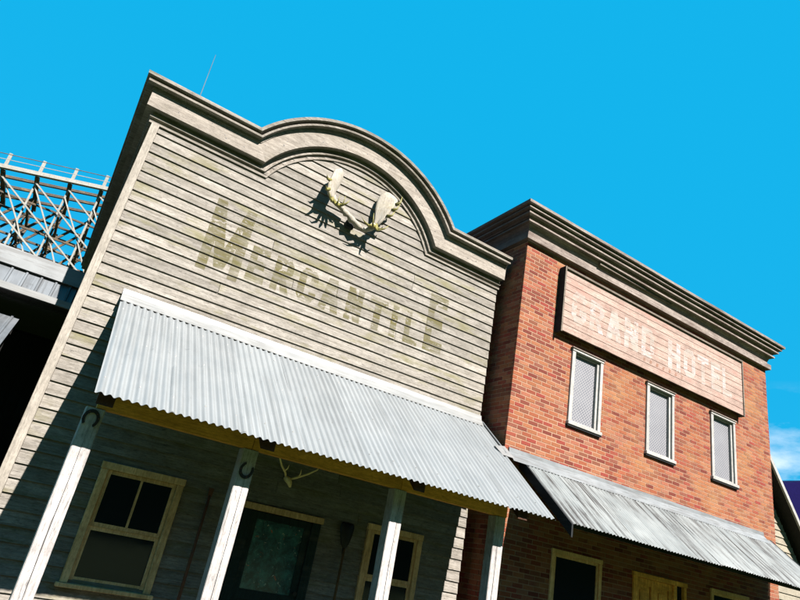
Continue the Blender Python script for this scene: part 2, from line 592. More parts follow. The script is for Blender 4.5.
# cornice, swept along side, straight, arch, straight
def cornice_path(p, h):
    z = 6.79 + h
    r = ARI + h
    half = math.sqrt(r * r - (z - ACZ) ** 2)
    a0 = math.atan2(z - ACZ, -half)
    a1 = math.atan2(z - ACZ, half)
    y = -p
    pts = [(X0 - p, BY, z), (X0 - p, y, z)]
    pts.append((ACX - half, y, z))
    K = 40
    arc = [(ACX + r * math.cos(a0 + (a1 - a0) * i / K), y, ACZ + r * math.sin(a0 + (a1 - a0) * i / K)) for i in range(1, K)]
    pts += arc
    pts += [(ACX + half, y, z), (X1 + 0.02 + 0.15 * p, y, z)]
    return pts


def cornice_part(name, prof, mat, lo=0, hi=None, smooth=False):
    """prof: outer (projection, height) points; the back closes at -0.02"""
    paths = [cornice_path(p, h) for p, h in prof]
    hi = len(paths[0]) - 1 if hi is None else hi
    st = [[paths[k][i] for k in range(len(prof))] for i in range(lo, hi + 1)]
    return rowsweep(st).obj(name, mat, store)


LOWM = [(-0.015, 0.0), (0.040, 0.0), (0.043, 0.032), (0.018, 0.036), (0.018, 0.080), (0.060, 0.084), (0.063, 0.112), (0.030, 0.116), (0.030, 0.180), (-0.015, 0.180)]
FRZ = [(-0.015, 0.181), (0.150, 0.183), (0.152, 0.455), (-0.015, 0.455)]
CRN = [(-0.015, 0.456), (0.165, 0.456), (0.166, 0.500), (0.252, 0.503), (0.256, 0.534), (0.185, 0.538), (0.185, 0.578), (0.292, 0.582), (0.296, 0.630), (-0.13, 0.637)]
nst = len(cornice_path(0, 0)) - 1
for nm, prof, mt in (('lower_moulding', LOWM, 'moulding_wood'), ('crown_moulding', CRN, 'moulding_wood')):
    cornice_part(nm, prof, mt, 0, 2)
    cornice_part(nm, prof, mt, 2, nst - 1)
    cornice_part(nm, prof, mt, nst - 1, nst)
# frieze boards, butted: one per side, the arch cut from five curved pieces
cuts = [0, 2, 10, 18, 26, 34, nst - 1, nst]
for a, b in zip(cuts, cuts[1:]):
    cornice_part('frieze_board', FRZ, 'cornice_wood', a, b)
# a filler wall behind the arch so the parapet has a back
m = MB()
K = 30
front, back = [], []
for i in range(K + 1):
    a = math.pi * 0.155 + (math.pi * 0.69) * i / K
    front.append((ACX + 2.2 * math.cos(a), 0.004, ACZ + 2.2 * math.sin(a)))
fr = [(ACX + 1.95, 0.004, 6.8), *front, (ACX - 1.95, 0.004, 6.8)]
bk = [(x, 0.12, z) for x, y, z in fr]
n = len(fr)
m.add(fr + bk, [tuple(range(n)), tuple(range(2 * n - 1, n - 1, -1))] + [(i, i + n, (i + 1) % n + n, (i + 1) % n) for i in range(n)])
m.obj('parapet_back', 'interior', store)

# nail heads on the frieze
m = MB()
for i in range(26):
    a = random.uniform(0.19, 0.81) * math.pi
    r = ARI + random.uniform(0.24, 0.42)
    x, z = ACX + r * math.cos(a), ACZ + r * math.sin(a)
    m.box(x - .007, x + .007, -0.1545, -0.150, z - .007, z + .007)
for i in range(10):
    x = random.choice((random.uniform(0, 1.3), random.uniform(5.2, 6.4)))
    z = 6.79 + random.uniform(.24, .42)
    m.box(x - .007, x + .007, -0.1545, -0.150, z - .007, z + .007)
m.obj('nail_heads', 'iron', store, kind='stuff')


# ------------------------------------------------------------------ painted letters
def glyph(ch, x, y, sx, sy):
    """True where the block letter has paint; x, y run 0..1"""
    st_l, st_r = x < sx, x > 1 - sx
    top, bot = y > 1 - sy, y < sy
    cut = 0.20
    dx, dy = min(x, 1 - x), min(y, 1 - y)
    octo = dx / (cut * 1.1) + dy / cut > 1 or (dx > cut * 1.1) or (dy > cut)
    ring = octo and (dx < sx or dy < sy or dx / (cut * 1.1) + dy / cut < 1 + 0.55 * (sx + sy) / cut)
    if ch == 'E':
        return st_l or top or bot or (abs(y - .5) < sy / 2 and x < .86)
    if ch == 'L':
        return st_l or bot
    if ch == 'T':
        return top or abs(x - .5) < sx / 2
    if ch == 'I':
        return True
    if ch == 'H':
        return st_l or st_r or abs(y - .5) < sy / 2
    if ch == 'N':
        return st_l or st_r or abs(x - (sx * .5 + (1 - sx) * (1 - y))) < sx * .62
    if ch == 'M':
        u = x if x < .5 else 1 - x
        return u < sx or (y > .08 and abs(u - (sx * .5 + (.5 - sx * .5) * (1 - y) / .92)) < sx * .50)
    if ch == 'A':
        w = .5 - (.5 - sx * .62) * y
        d = abs(x - .5)
        return d < w and (d > w - sx * 1.05 or .20 < y < .20 + sy)
    if ch == 'O':
        return ring
    if ch == 'C':
        return ring and not (x > .6 and .34 < y < .66)
    if ch == 'G':
        return (ring and not (x > .6 and .46 < y < .68)) or (x > .52 and .46 - sy < y < .46 and x < 1)
    if ch == 'D':
        if x < .5:
            return st_l or top or bot
        return ring
    if ch == 'R':
        if y > .42:
            yy = (y - .42) / .58
            if x < .5:
                return st_l or top or y < .42 + sy
            d2 = min(yy, 1 - yy)
            oc = (1 - x) / .22 + d2 / .34 > 1
            return oc and (st_r or top or y < .42 + sy or (1 - x) / .22 + d2 / .34 < 1.6)
        return st_l or abs(x - (.48 + (1 - sx * .55 - .48) * (.42 - y) / .42)) < sx * .58
    return False


def paint_letter(ch, x0, x1, z0, z1, yfun, cuts_, rowof, mat, parent, name='painted_letter', sx=.3, sy=.2, wear=.30):
    w, h = x1 - x0, z1 - z0
    zs_ = sorted({*[z0 + h * i / max(1, int(h / .012)) for i in range(int(h / .012) + 1)], *[c for c in cuts_ if z0 < c < z1], z1})
    n_ = max(14, int(w / .009))
    mb = MB()
    for za, zb in zip(zs_, zs_[1:]):
        if zb - za < 1e-5:
            continue
        zm = (za + zb) / 2
        rw = rowof(zm)
        run = None
        for i in range(n_ + 1):
            on = False
            if i < n_:
                fx = (i + .5) / n_
                on = glyph(ch, fx, (zm - z0) / h, sx, sy)
                if on:
                    X_ = x0 + w * fx
                    nn = mnoise.noise((X_ * 7, zm * 26, 1.7)) + .7 * mnoise.noise((X_ * 22, zm * 60, 5.1)) + .5 * mnoise.noise((X_ * 1.6, zm * 3, 9.0))
                    on = nn < wear + .25
            if on and run is None:
                run = i
            if not on and run is not None:
                xa_, xb_ = x0 + w * run / n_, x0 + w * i / n_
                mb.add([(xa_, yfun(za, rw), za), (xb_, yfun(za, rw), za), (xb_, yfun(zb, rw), zb), (xa_, yfun(zb, rw), zb)], [(0, 1, 2, 3)])
                run = None
    return mb.obj(name, mat, parent, recalc=False)


blines = [Z0 + r * EX + 0.004 for r in range(60)]
brow = lambda z: int(math.floor((z - 0.004 - Z0) / EX))
byf = lambda z, r: lap_y(z, r) - 0.0028
spec = [('M', 1.13, 1.75, 4.97, 6.14)]
for ch, a, b in (('E', 1.84, 2.13), ('R', 2.24, 2.55), ('C', 2.66, 2.98), ('A', 3.05, 3.41), ('N', 3.52, 3.81), ('T', 3.93, 4.28), ('I', 4.38, 4.50), ('L', 4.66, 4.95)):
    spec.append((ch, a, b, 5.075, 5.64))
spec.append(('E', 5.07, 5.46, 5.08, 6.15))
for ch, a, b, c, d in spec:
    paint_letter(ch, a, b, c, d, byf, blines, brow, 'faded_paint', store, sx={'M': .235, 'I': 1.0, 'A': .34, 'T': .36}.get(ch, .36), sy=.20 if d - c > .9 else .22, wear=.30)


# ------------------------------------------------------------------ porch awning of the store
AW_T, AW_E, AW_EY = 4.215, 2.634, -1.975
AXL, AXR = 0.40, 6.53
SL = (AW_T - AW_E) / (-AW_EY)


def awn_z(y):
    return AW_T + SL * y


def corrugated(name, x0, x1, p_top, p_eave, pitch, amp, mat, parent, lift=0.0, sag=0.012, seed=0, ny=8):
    """one corrugated sheet from wall (y,z) to eave (y,z)"""
    nx = max(6, int(round((x1 - x0) / pitch * 8)))
    (ya, za), (yb, zb) = p_top, p_eave
    d = Vector((0, yb - ya, zb - za)).normalized()
    nrm = Vector((0, d.z, -d.y))
    if nrm.z < 0:
        nrm = -nrm
    vs, fs = [], []
    for j in range(ny + 1):
        s = j / ny
        for i in range(nx + 1):
            x = x0 + (x1 - x0) * i / nx
            w = amp * math.sin(2 * math.pi * x / pitch) + lift
            w += sag * mnoise.noise((x * 0.8, s * 2.5, seed)) * math.sin(math.pi * s) + 0.004 * mnoise.noise((x * 6, s * 3, seed + 5))
            y = ya + (yb - ya) * s
            z = za + (zb - za) * s
            vs.append((x, y + nrm.y * w, z + nrm.z * w))
    for j in range(ny):
        for i in range(nx):
            a = j * (nx + 1) + i
            fs.append((a, a + 1, a + nx + 2, a + nx + 1))
    o = MB().add(vs, fs).obj(name, mat, parent, smooth=True, recalc=False)
    so = o.modifiers.new('thickness', 'SOLIDIFY')
    so.thickness = 0.0025
    so.use_rim = False
    so.offset = 0
    return o


awn = MB().box(AXL + 0.03, AXR - 0.05, -0.11, -0.035, 3.98, 4.10).obj('awning', 'rafter_wood', store)   # ledger against the wall
PITCH = 0.0862
ns = 8
wS = (AXR - AXL) / ns
for i in range(ns):
    xa = AXL + i * wS - (0.05 if i else 0)
    ex = random.uniform(-0.010, 0.012)
    corrugated('roof_sheet', xa, AXL + (i + 1) * wS, (-0.045, awn_z(-0.045)), (AW_EY + ex, awn_z(AW_EY + ex)), PITCH, 0.0135, 'galvanized', awn, lift=0.002 * (i % 2), seed=i * 7.3)
# wall flashing
st = []
for i in range(15):
    x = AXL - 0.01 + (AXR - AXL - 0.02) * i / 14
    j = 0.006 * mnoise.noise((x, 2.2, 0))
    st.append([(x, -0.034, 4.305 + j), (x, -0.044, 4.305 + j), (x, -0.060, 4.235), (x, -0.150, awn_z(-0.150) + 0.018), (x, -0.148, awn_z(-0.150) + 0.0145), (x, -0.050, 4.228)])
rowsweep(st).obj('flashing', 'flashing', awn)
MB().add([(AXR - .012, -.06, awn_z(-.06) + .02), (AXR + .012, -.06, awn_z(-.06) + .02), (AXR + .012, -0.78, awn_z(-.78) + .02), (AXR - .012, -0.78, awn_z(-.78) + .02),
          (AXR - .012, -.06, awn_z(-.06) + .045), (AXR + .012, -.06, awn_z(-.06) + .045), (AXR + .012, -0.78, awn_z(-.78) + .045), (AXR - .012, -0.78, awn_z(-.78) + .045)],
         [(0, 3, 2, 1), (4, 5, 6, 7), (0, 1, 5, 4), (1, 2, 6, 5), (2, 3, 7, 6), (3, 0, 4, 7)]).obj('edge_strip', 'roof_metal', awn)
# loose bent flap at the right-hand end
MB().add([(6.36, -0.66, awn_z(-.66) + .03), (6.60, -0.63, awn_z(-.63) + .05), (6.64, -0.86, awn_z(-.86) + .035), (6.40, -0.84, awn_z(-.84) + .022),
          (6.36, -0.66, awn_z(-.66) + .034), (6.60, -0.63, awn_z(-.63) + .054), (6.64, -0.86, awn_z(-.86) + .039), (6.40, -0.84, awn_z(-.84) + .026)],
         [(0, 3, 2, 1), (4, 5, 6, 7), (0, 1, 5, 4), (1, 2, 6, 5), (2, 3, 7, 6), (3, 0, 4, 7)]).obj('flap', 'flashing', awn)
# roofing screws
m = MB()
for yy in (-0.35, -1.0, -1.75):
    k = 0
    x = AXL + 0.03
    while x < AXR - 0.03:
        cx = (round(x / PITCH) + 0.25) * PITCH
        z = awn_z(yy)
        m.box(cx - .006, cx + .006, yy - .006 - .009, yy + .006 - .009, z + .009, z + .018)
        x += PITCH * 4
m.obj('screws', 'bolt', awn, kind='stuff')

PF = -1.50
posts = [0.412, 2.10, 4.155, 5.85]
PW = 0.182
for i, x in enumerate(posts):
    m = MB()
    st = []
    for k in range(8):
        z = 0.15 + 2.40 * k / 7
        jx = 0.004 * mnoise.noise((i * 5.1, z * 1.5, 0))
        jy = 0.004 * mnoise.noise((i * 5.1, z * 1.5, 7))
        c_ = 0.008
        a, b, f_, r_ = x + jx, x + PW + jx, PF + jy, PF + 0.17 + jy
        st.append([(a + c_, f_, z), (b - c_, f_, z), (b, f_ + c_, z), (b, r_ - c_, z), (b - c_, r_, z), (a + c_, r_, z), (a, r_ - c_, z), (a, f_ + c_, z)])
    p = rowsweep(st).obj('post', 'post_paint', store)
    # drying split running up the face
    xs = x + PW * random.uniform(0.38, 0.6)
    vs_l, vs_r = [], []
    for k in range(15):
        z = 0.3 + 2.15 * k / 14
        ww = 0.0035 * max(0.15, math.sin(math.pi * (k + .5) / 15)) * random.uniform(.6, 1.2)
        xc = xs + 0.018 * mnoise.noise((z * 1.1, i * 3.3, 1))
        vs_l.append((xc - ww, PF - 0.0045, z))
        vs_r.append((xc + ww, PF - 0.0045, z))
    mm = MB().add(vs_l + vs_r, [(k, k + 15, k + 16, k + 1) for k in range(14)])
    mm.obj('crack', 'interior', p, recalc=False)
# beam, in three lengths butted over the posts
BX = [0.50, 2.20, 4.25, 6.06]
for a, b in zip(BX, BX[1:]):
    MB().box(a + 0.002, b - 0.002, PF + 0.012, PF + 0.115, 2.556, 2.79).obj('beam', 'beam_wood', store, bevel=0.005)
# rafters under the sheets, ends showing at the eave over each post
for x in [0.53, 1.25, 2.24, 3.2, 4.27, 5.1, 5.99]:
    tail = -1.88 if any(abs(x - q) < .2 for q in posts) or x in (0.53, 2.24, 4.27, 5.99) else -1.45
    dz = -0.016
    y0, y1 = -0.06, tail
    a, b = (x - 0.08, x + 0.08) if tail < -1.5 else (x - 0.05, x + 0.05)
    pts = []
    MB().hexa([(a, y0, awn_z(y0) - .16), (b, y0, awn_z(y0) - .16), (b, y1, awn_z(y1) - .17), (a, y1, awn_z(y1) - .17),
               (a, y0, awn_z(y0) - .02), (b, y0, awn_z(y0) - .02), (b, y1, awn_z(y1) - .02), (a, y1, awn_z(y1) - .02)]).obj('rafter', 'rafter_wood', awn)
for yy in (-0.5, -1.1):
    MB().box(AXL + 0.04, AXR - 0.04, yy - .03, yy + .03, awn_z(yy) - .25, awn_z(yy) - .165).obj('purlin', 'rafter_wood', awn)


# ------------------------------------------------------------------ windows and doors of the store
def sash_window(parent, x0, x1, z0, z1, yf, mat, y_in=0.02, cas=0.085, twolight=True, screen=None, name='window', sill=0.05, depth=0.045):
    """casing outer size x0..x1, z0..z1; yf = front face of the casing"""
    back = MB().box(x0 + cas - .005, x1 - cas + .005, yf + depth + 0.05, yf + depth + 0.06, z0 + .02, z1 - cas + .005).obj(name, 'interior', parent)
    MB().box(x0, x0 + cas, yf, yf + depth + .04, z0 + .045, z1 - cas).obj('casing', mat, back, bevel=0.004)
    MB().box(x1 - cas, x1, yf, yf + depth + .04, z0 + .045, z1 - cas).obj('casing', mat, back, bevel=0.004)
    MB().box(x0 - .008, x1 + .008, yf - .006, yf + depth + .04, z1 - cas + .001, z1).obj('head', mat, back, bevel=0.004)
    MB().box(x0 - .035, x1 + .035, yf - sill, yf + depth + .03, z0, z0 + .044).obj('sill', mat, back, bevel=0.004)
    a, b, c, d = x0 + cas + .002, x1 - cas - .002, z0 + .047, z1 - cas - .002
    zm = (c + d) / 2 + 0.01
    ys = yf + depth - 0.02
    s = 0.045
    # upper sash a step in front, lower sash behind
    for (zb, zt, yy, nm) in ((zm - .02, d, ys, 'upper_sash'), (c, zm - .022, ys + 0.012, 'lower_sash')):
        m = MB()
        m.box(a, a + s, yy, yy + .03, zb, zt).box(b - s, b, yy, yy + .03, zb, zt)
        m.box(a + s, b - s, yy + .001, yy + .03, zt - s, zt).box(a + s, b - s, yy + .001, yy + .03, zb, zb + (s if nm == 'upper_sash' else .07))
        m.obj(nm, mat, back)
        lz, hz = zb + s, zt - s
        if nm == 'lower_sash':
            lz = zb + .07
        if twolight and nm == 'upper_sash':
            xm = (a + b) / 2
            MB().box(xm - .014, xm + .014, yy + .002, yy + .03, lz, hz).obj('muntin', mat, back)
            for q0, q1 in ((a + s, xm - .014), (xm + .014, b - s)):
                MB().box(q0, q1, yy + .014, yy + .018, lz, hz).obj('pane', 'glass', back)
        else:
            MB().box(a + s, b - s, yy + .014, yy + .018, lz, hz).obj('pane', 'glass', back)
    return back


sash_window(store, 0.905, 1.92, 0.77, 2.17, -0.055, 'window_wood')
sash_window(store, 4.695, 5.685, 0.77, 2.17, -0.055, 'window_wood')

# glazed door
door = MB().box(2.91, 3.80, 0.000, 0.0035, 0.15, 1.98).obj('door', 'interior', store)
MB().box(2.775, 2.905, -0.06, 0.03, 0.15, 2.0).obj('door_casing', 'door_green', door, bevel=.004)
MB().box(3.80, 3.93, -0.06, 0.03, 0.15, 2.0).obj('door_casing', 'door_green', door, bevel=.004)
MB().box(2.75, 3.955, -0.075, 0.03, 2.001, 2.085).obj('door_head', 'window_wood', door, bevel=.004)
leaf = MB().box(2.91, 2.99, -0.035, -0.002, 0.16, 1.99).box(3.70, 3.795, -0.035, -0.002, 0.16, 1.99).box(2.99, 3.70, -0.034, -0.002, 1.90, 1.99).box(2.99, 3.70, -0.034, -0.002, 0.92, 1.04).box(2.99, 3.70, -0.034, -0.002, 0.16, 0.36)
leaf.obj('door_leaf', 'door_green', door)
MB().box(2.99, 3.70, -0.018, -0.012, 1.04, 1.90).obj('door_pane', 'old_glass', door)
MB().box(2.99, 3.70, -0.020, -0.006, 0.36, 0.92).obj('door_panel', 'door_green', door)
MB().tube([(3.745, -0.036, 1.08), (3.745, -0.075, 1.08), (3.745, -0.105, 1.08)], [0.014, 0.014, 0.03]).obj('door_knob', 'iron', door)
MB().box(3.80 - .07, 3.80 - .05, -.045, -.036, .3, .5).obj('hinge', 'iron', door)

# ------------------------------------------------------------------ horseshoes, antlers, tools
def horseshoe(name, label, cx, cz, y, tilt, r=0.070):
    t_ = thing(name, label, 'horseshoe', (cx, y, cz), 'horseshoes nailed to the porch posts')
    vs, fs = [], []
    K = 26
    for i in range(K + 1):
        a = R(-52 + 284 * i / K) + tilt
        sq = 1.0 + 0.13 * math.cos(2 * (a - tilt))
        wdt = 0.024 + 0.008 * math.sin(math.pi * i / K)
        ca, sa = math.cos(a), math.sin(a)
        rx = r * (1.0 - 0.06 * math.cos(2 * (a - tilt)))
        for rr, yy in ((rx - wdt / 2, 0), (rx + wdt / 2, 0), (rx + wdt / 2, -0.010), (rx - wdt / 2, -0.010)):
            vs.append((cx + rr * ca, y + yy, cz + rr * sa * 1.08))
    for i in range(K):
        for k in range(4):
            a, b = i * 4 + k, i * 4 + (k + 1) % 4
            fs.append((a, b, b + 4, a + 4))
    fs += [(0, 1, 2, 3), (K * 4, K * 4 + 1, K * 4 + 2, K * 4 + 3)]
    MB().add(vs, fs).obj('shoe', 'iron', t_)
    m = MB()
    for a in (20, 55, 125, 160):
        aa = R(a) + tilt
        m.tube([(cx + r * math.cos(aa), y - .010, cz + r * math.sin(aa) * 1.08), (cx + r * math.cos(aa), y - .015, cz + r * math.sin(aa) * 1.08)], .006, 6)
    m.obj('nails', 'rust_iron', t_)
    return t_


horseshoe('horseshoe', 'black iron horseshoe hung open end down on the post beside the sash window', 0.488, 2.435, PF - 0.006, R(-6))
horseshoe('horseshoe', 'black iron horseshoe hung open end up on the post beside the green glazed door', 2.195, 2.325, PF - 0.006, R(160))


def at(X, Z, d):
    d = 0.06 + d * 0.62
    k = 1 - d / 8.4
    return Vector((X * k, -d, 1.65 + (Z - 1.65) * k))


def palm(name, rows, parent, mat, thick=0.05):
    """rows: list of (edgeA, edgeB) points from root to tip, skinned into a curved plate"""
    nv = 6
    vs, fs = [], []
    for a, b in rows:
        mid = (a + b) / 2
        for k in range(nv + 1):
            s = k / nv
            p = a.lerp(b, s)
            vs.append(tuple(p + Vector((0.030, 0.0, 0.010)) * (math.sin(math.pi * s))))
    for i in range(len(rows) - 1):
        for k in range(nv):
            q = i * (nv + 1) + k
            fs.append((q, q + 1, q + nv + 2, q + nv + 1))
    o = MB().add(vs, fs).obj(name, mat, parent, smooth=True, recalc=False)
    so = o.modifiers.new('thickness', 'SOLIDIFY')
    so.thickness = thick
    so.offset = 0
    su = o.modifiers.new('smooth', 'SUBSURF')
    su.levels = su.render_levels = 1
    return o


moose = thing('moose_antlers', 'pale broad moose antlers with skull plate mounted under the arch of the store front', 'antlers', (3.25, -0.03, 6.6))
sk = [at(3.10, 6.88, .13), at(3.22, 6.82, .15), at(3.36, 6.77, .15), at(3.48, 6.72, .13)]
MB().tube([at(3.08, 6.90, .16), at(3.14, 6.86, .2), at(3.20, 6.85, .17), at(3.26, 6.80, .22), at(3.32, 6.79, .19), at(3.40, 6.74, .21), at(3.47, 6.73, .16)], [.035, .06, .042, .066, .045, .058, .035], 7).obj('skull_plate', 'antler_bone', moose, smooth=True)
MB().box(3.16, 3.30, -0.10, -0.032, 6.58, 6.72).obj('backing_board', 'dark_wood', moose, bevel=.01)
MB().tube([at(3.14, 6.87, .13), at(3.0, 6.94, .17), at(2.88, 6.99, .22), at(2.83, 7.06, .25)], [.042, .045, .052, .06], 9).obj('antler_beam', 'antler_bone', moose, smooth=True)
MB().tube([at(3.46, 6.72, .13), at(3.55, 6.73, .18), at(3.64, 6.80, .22), at(3.70, 6.90, .25)], [.042, .045, .052, .06], 9).obj('antler_beam', 'antler_bone', moose, smooth=True)
palm('palm', [(at(2.84, 7.00, .20), at(2.80, 7.00, .28)), (at(2.83, 7.10, .13), at(2.74, 7.06, .40)), (at(2.88, 7.25, .10), at(2.70, 7.17, .44)), (at(2.92, 7.42, .09), at(2.71, 7.33, .42)),
              (at(2.92, 7.56, .11), at(2.74, 7.47, .36)), (at(2.83, 7.65, .16), at(2.74, 7.56, .30))], moose, 'antler_bone')
palm('palm', [(at(3.68, 6.88, .22), at(3.74, 6.90, .26)), (at(3.68, 7.03, .14), at(3.82, 7.03, .36)), (at(3.63, 7.22, .10), at(3.90, 7.18, .40)), (at(3.64, 7.40, .09), at(3.98, 7.36, .40)),
              (at(3.68, 7.56, .11), at(4.03, 7.50, .36)), (at(3.83, 7.66, .16), at(4.05, 7.58, .30))], moose, 'antler_bone')


def tine(pts, r0):
    n_ = len(pts)
    MB().tube(pts, [r0 * (1 - 0.9 * i / (n_ - 1)) for i in range(n_)], 7).obj('tine', 'antler_tine_shaded', moose, smooth=True)


for tp in ([(2.84, 7.02, .26), (2.84, 6.96, .40), (2.80, 7.00, .50), (2.77, 7.10, .56)],
           [(2.88, 6.99, .24), (2.93, 6.93, .38), (2.95, 6.98, .50), (2.96, 7.12, .56)],
           [(2.92, 6.98, .22), (3.00, 6.93, .36), (3.05, 7.00, .47), (3.06, 7.17, .52)],
           [(2.97, 6.95, .20), (3.04, 6.98, .30), (3.11, 7.05, .38), (3.15, 7.13, .42)],
           [(2.745, 7.15, .40), (2.70, 7.12, .50), (2.68, 7.18, .58)],
           [(2.725, 7.32, .39), (2.67, 7.32, .48), (2.645, 7.40, .54)],
           [(3.68, 6.88, .25), (3.60, 6.84, .38), (3.52, 6.87, .47), (3.44, 6.93, .52)],
           [(3.70, 6.90, .25), (3.68, 6.86, .40), (3.66, 6.95, .50), (3.64, 7.12, .54)],
           [(3.72, 6.90, .26), (3.80, 6.86, .40), (3.90, 6.92, .48), (3.97, 7.02, .52)],
           [(3.73, 6.92, .26), (3.75, 6.85, .40), (3.78, 6.83, .50), (3.86, 6.88, .56)],
           [(3.90, 7.18, .40), (3.99, 7.24, .48), (4.03, 7.34, .50)],
           [(3.97, 7.34, .40), (4.06, 7.42, .46), (4.10, 7.54, .48)],
           [(4.02, 7.48, .37), (4.10, 7.58, .40), (4.11, 7.70, .40)]):
    tine([at(*p) for p in tp], 0.034)

deer = thing('deer_antlers', 'slender tan deer antlers on a small skull hanging above the green door', 'antlers', (3.28, -0.04, 2.42))
MB().tube([(3.24, -.035, 2.50), (3.27, -.075, 2.47), (3.29, -.11, 2.43), (3.30, -.13, 2.38)], [.04, .045, .035, .015], 8).obj('skull', 'deer_bone', deer, smooth=True)
for pts, rr in (([(3.235, -.05, 2.50), (3.19, -.10, 2.56), (3.10, -.14, 2.63), (3.03, -.15, 2.74), (3.05, -.18, 2.86)], .016),
                ([(3.30, -.05, 2.49), (3.36, -.10, 2.52), (3.50, -.14, 2.60), (3.63, -.15, 2.69), (3.70, -.18, 2.82)], .016)):
    MB().tube(pts, [rr, rr, rr * .9, rr * .7, rr * .3], 7).obj('antler', 'deer_bone', deer, smooth=True)
for pts in ([(3.17, -.11, 2.57), (3.19, -.16, 2.61), (3.19, -.18, 2.66)], [(3.39, -.11, 2.535), (3.39, -.17, 2.58), (3.38, -.19, 2.64)]):
    MB().tube(pts, [.010, .008, .003], 6).obj('tine', 'deer_bone', deer, smooth=True)

shovel = thing('shovel', 'long wooden-handled shovel standing blade up against the store wall', 'shovel', (4.31, -0.2, 0.15))
MB().tube([(4.29, -.22, .15), (4.31, -.17, .9), (4.335, -.115, 1.75)], [.018, .018, .016], 8).obj('handle', 'handle_wood', shovel, smooth=True)
bl = []
for z, w, dy in ((1.68, .020, 0), (1.76, .028, -.012), (1.82, .065, -.02), (1.92, .095, -.025), (2.02, .11, -.02), (2.08, .105, -.01), (2.10, .09, 0)):
    bl.append([(4.335 + (k / 6 - .5) * 2 * w, -.10 + dy * (1 - (abs(k - 3) / 3) ** 2) + (z - 1.7) * .06, z) for k in range(7)])
o = rowsweep(bl, False).obj('blade', 'iron', shovel, smooth=True, recalc=False)
o.modifiers.new('thickness', 'SOLIDIFY').thickness = .004

barr = thing('iron_bar', 'rusty iron digging bar leaning on the clapboards between window and door', 'bar', (2.23, -0.2, 0.15))
MB().tube([(2.225, -.20, .15), (2.25, -.12, 1.2), (2.27, -.062, 2.05)], [.022, .020, .018], 8).obj('shaft', 'rust_iron', barr, smooth=True)
MB().hexa([(2.245, -.075, 2.04), (2.295, -.075, 2.04), (2.295, -.05, 2.04), (2.245, -.05, 2.04), (2.238, -.066, 2.14), (2.305, -.066, 2.14), (2.305, -.058, 2.14), (2.238, -.058, 2.14)]).obj('chisel_tip', 'rust_iron', barr)

# thin whip aerial behind the parapet
ant = thing('whip_antenna', 'thin pale whip antenna rising behind the store parapet', 'antenna', (0.50, 3.0, 7.3))
MB().tube([(0.50, 3.0, 7.302), (0.50, 3.0, 9.2), (0.47, 3.0, 10.9)], [.016, .010, .005], 6).obj('mast', 'roof_metal', ant)
MB().box(0.42, 0.58, 2.92, 3.08, 7.301, 7.34).obj('base', 'iron', ant)

# ------------------------------------------------------------------ brick hotel
HX0, HX1, HY, HZ = 6.68, 14.72, -0.54, 7.76
hotel = thing('brick_hotel', 'two-storey red brick hotel with deep wooden cornice and weathered corrugated awning', 'hotel', ((HX0 + HX1) / 2, HY, 0))
HB = 8.0
hop = [(8.10, 8.86, 4.60, 5.98), (10.27, 11.06, 4.60, 5.98), (12.43, 13.24, 4.60, 5.98),      # upper windows
       (7.96, 9.10, 0.75, 2.38), (10.0, 11.44, 0.15, 2.34), (12.3, 13.5, 0.75, 2.38)]
# mortar core in blocks round the openings
core = MB()
xs = sorted({HX0 + .006, HX1 - .006, *[v for o_ in hop for v in o_[:2]]})
zs = sorted({0.0, HZ, *[v for o_ in hop for v in o_[2:]]})
for i in range(len(xs) - 1):
    for j in range(len(zs) - 1):
        cx, cz = (xs[i] + xs[i + 1]) / 2, (zs[j] + zs[j + 1]) / 2
        if any(a < cx < b and c < cz < d for a, b, c, d in hop):
            continue
        core.box(xs[i], xs[i + 1], HY + 0.003, HY + 0.22, zs[j], zs[j + 1])
core.box(HX0 + .006, HX0 + .22, HY + .23, HB, 0, HZ).box(HX1 - .22, HX1 - .006, HY + .23, HB, 0, HZ)
core.box(HX0 + .23, HX1 - .23, HB - .2, HB, 0, HZ)
core = core.obj('wall', 'mortar', hotel, recalc=False)
MB().box(HX0 + .23, HX1 - .23, HY + .45, HY + .5, 0, HZ).obj('inner_wall', 'interior', hotel)
MB().box(HX0 + .1, HX1 - .1, HY + .2, HB - .1, HZ + .02, HZ + .30).obj('roof', 'roof_metal', hotel)

BL, BH, MJ = 0.232, 0.0765, 0.0145
TINTS = [(0.50, 0.150, 0.060), (0.46, 0.125, 0.050), (0.52, 0.185, 0.080), (0.42, 0.105, 0.045), (0.55, 0.205, 0.095), (0.38, 0.085, 0.040), (0.47, 0.155, 0.062), (0.30, 0.070, 0.038), (0.53, 0.17, 0.085), (0.44, 0.095, 0.05), (0.49, 0.19, 0.10), (0.36, 0.11, 0.06)]
TINTS = [(q[0] * 0.385, q[1] * 0.42, q[2] * 0.48) for q in TINTS] + [(.10, .022, .014), (.16, .030, .02), (.20, .075, .035), (.13, .045, .025)]
rots = cam.matrix_world.to_3x3().inverted()


def to_px(p):
    c = rots @ (Vector(p) - CAM)
    if c.z >= -0.01:
        return None
    return 400 + 606.45 * c.x / -c.z, 300 - 606.45 * c.y / -c.z


def tint_layer(me, cols):
    at_ = me.color_attributes.new('tint', 'FLOAT_COLOR', 'CORNER')
    k = 0
    for p, c_ in zip(me.polygons, cols):
        for _ in p.loop_indices:
            at_.data[k].color = (*c_, 1)
            k += 1


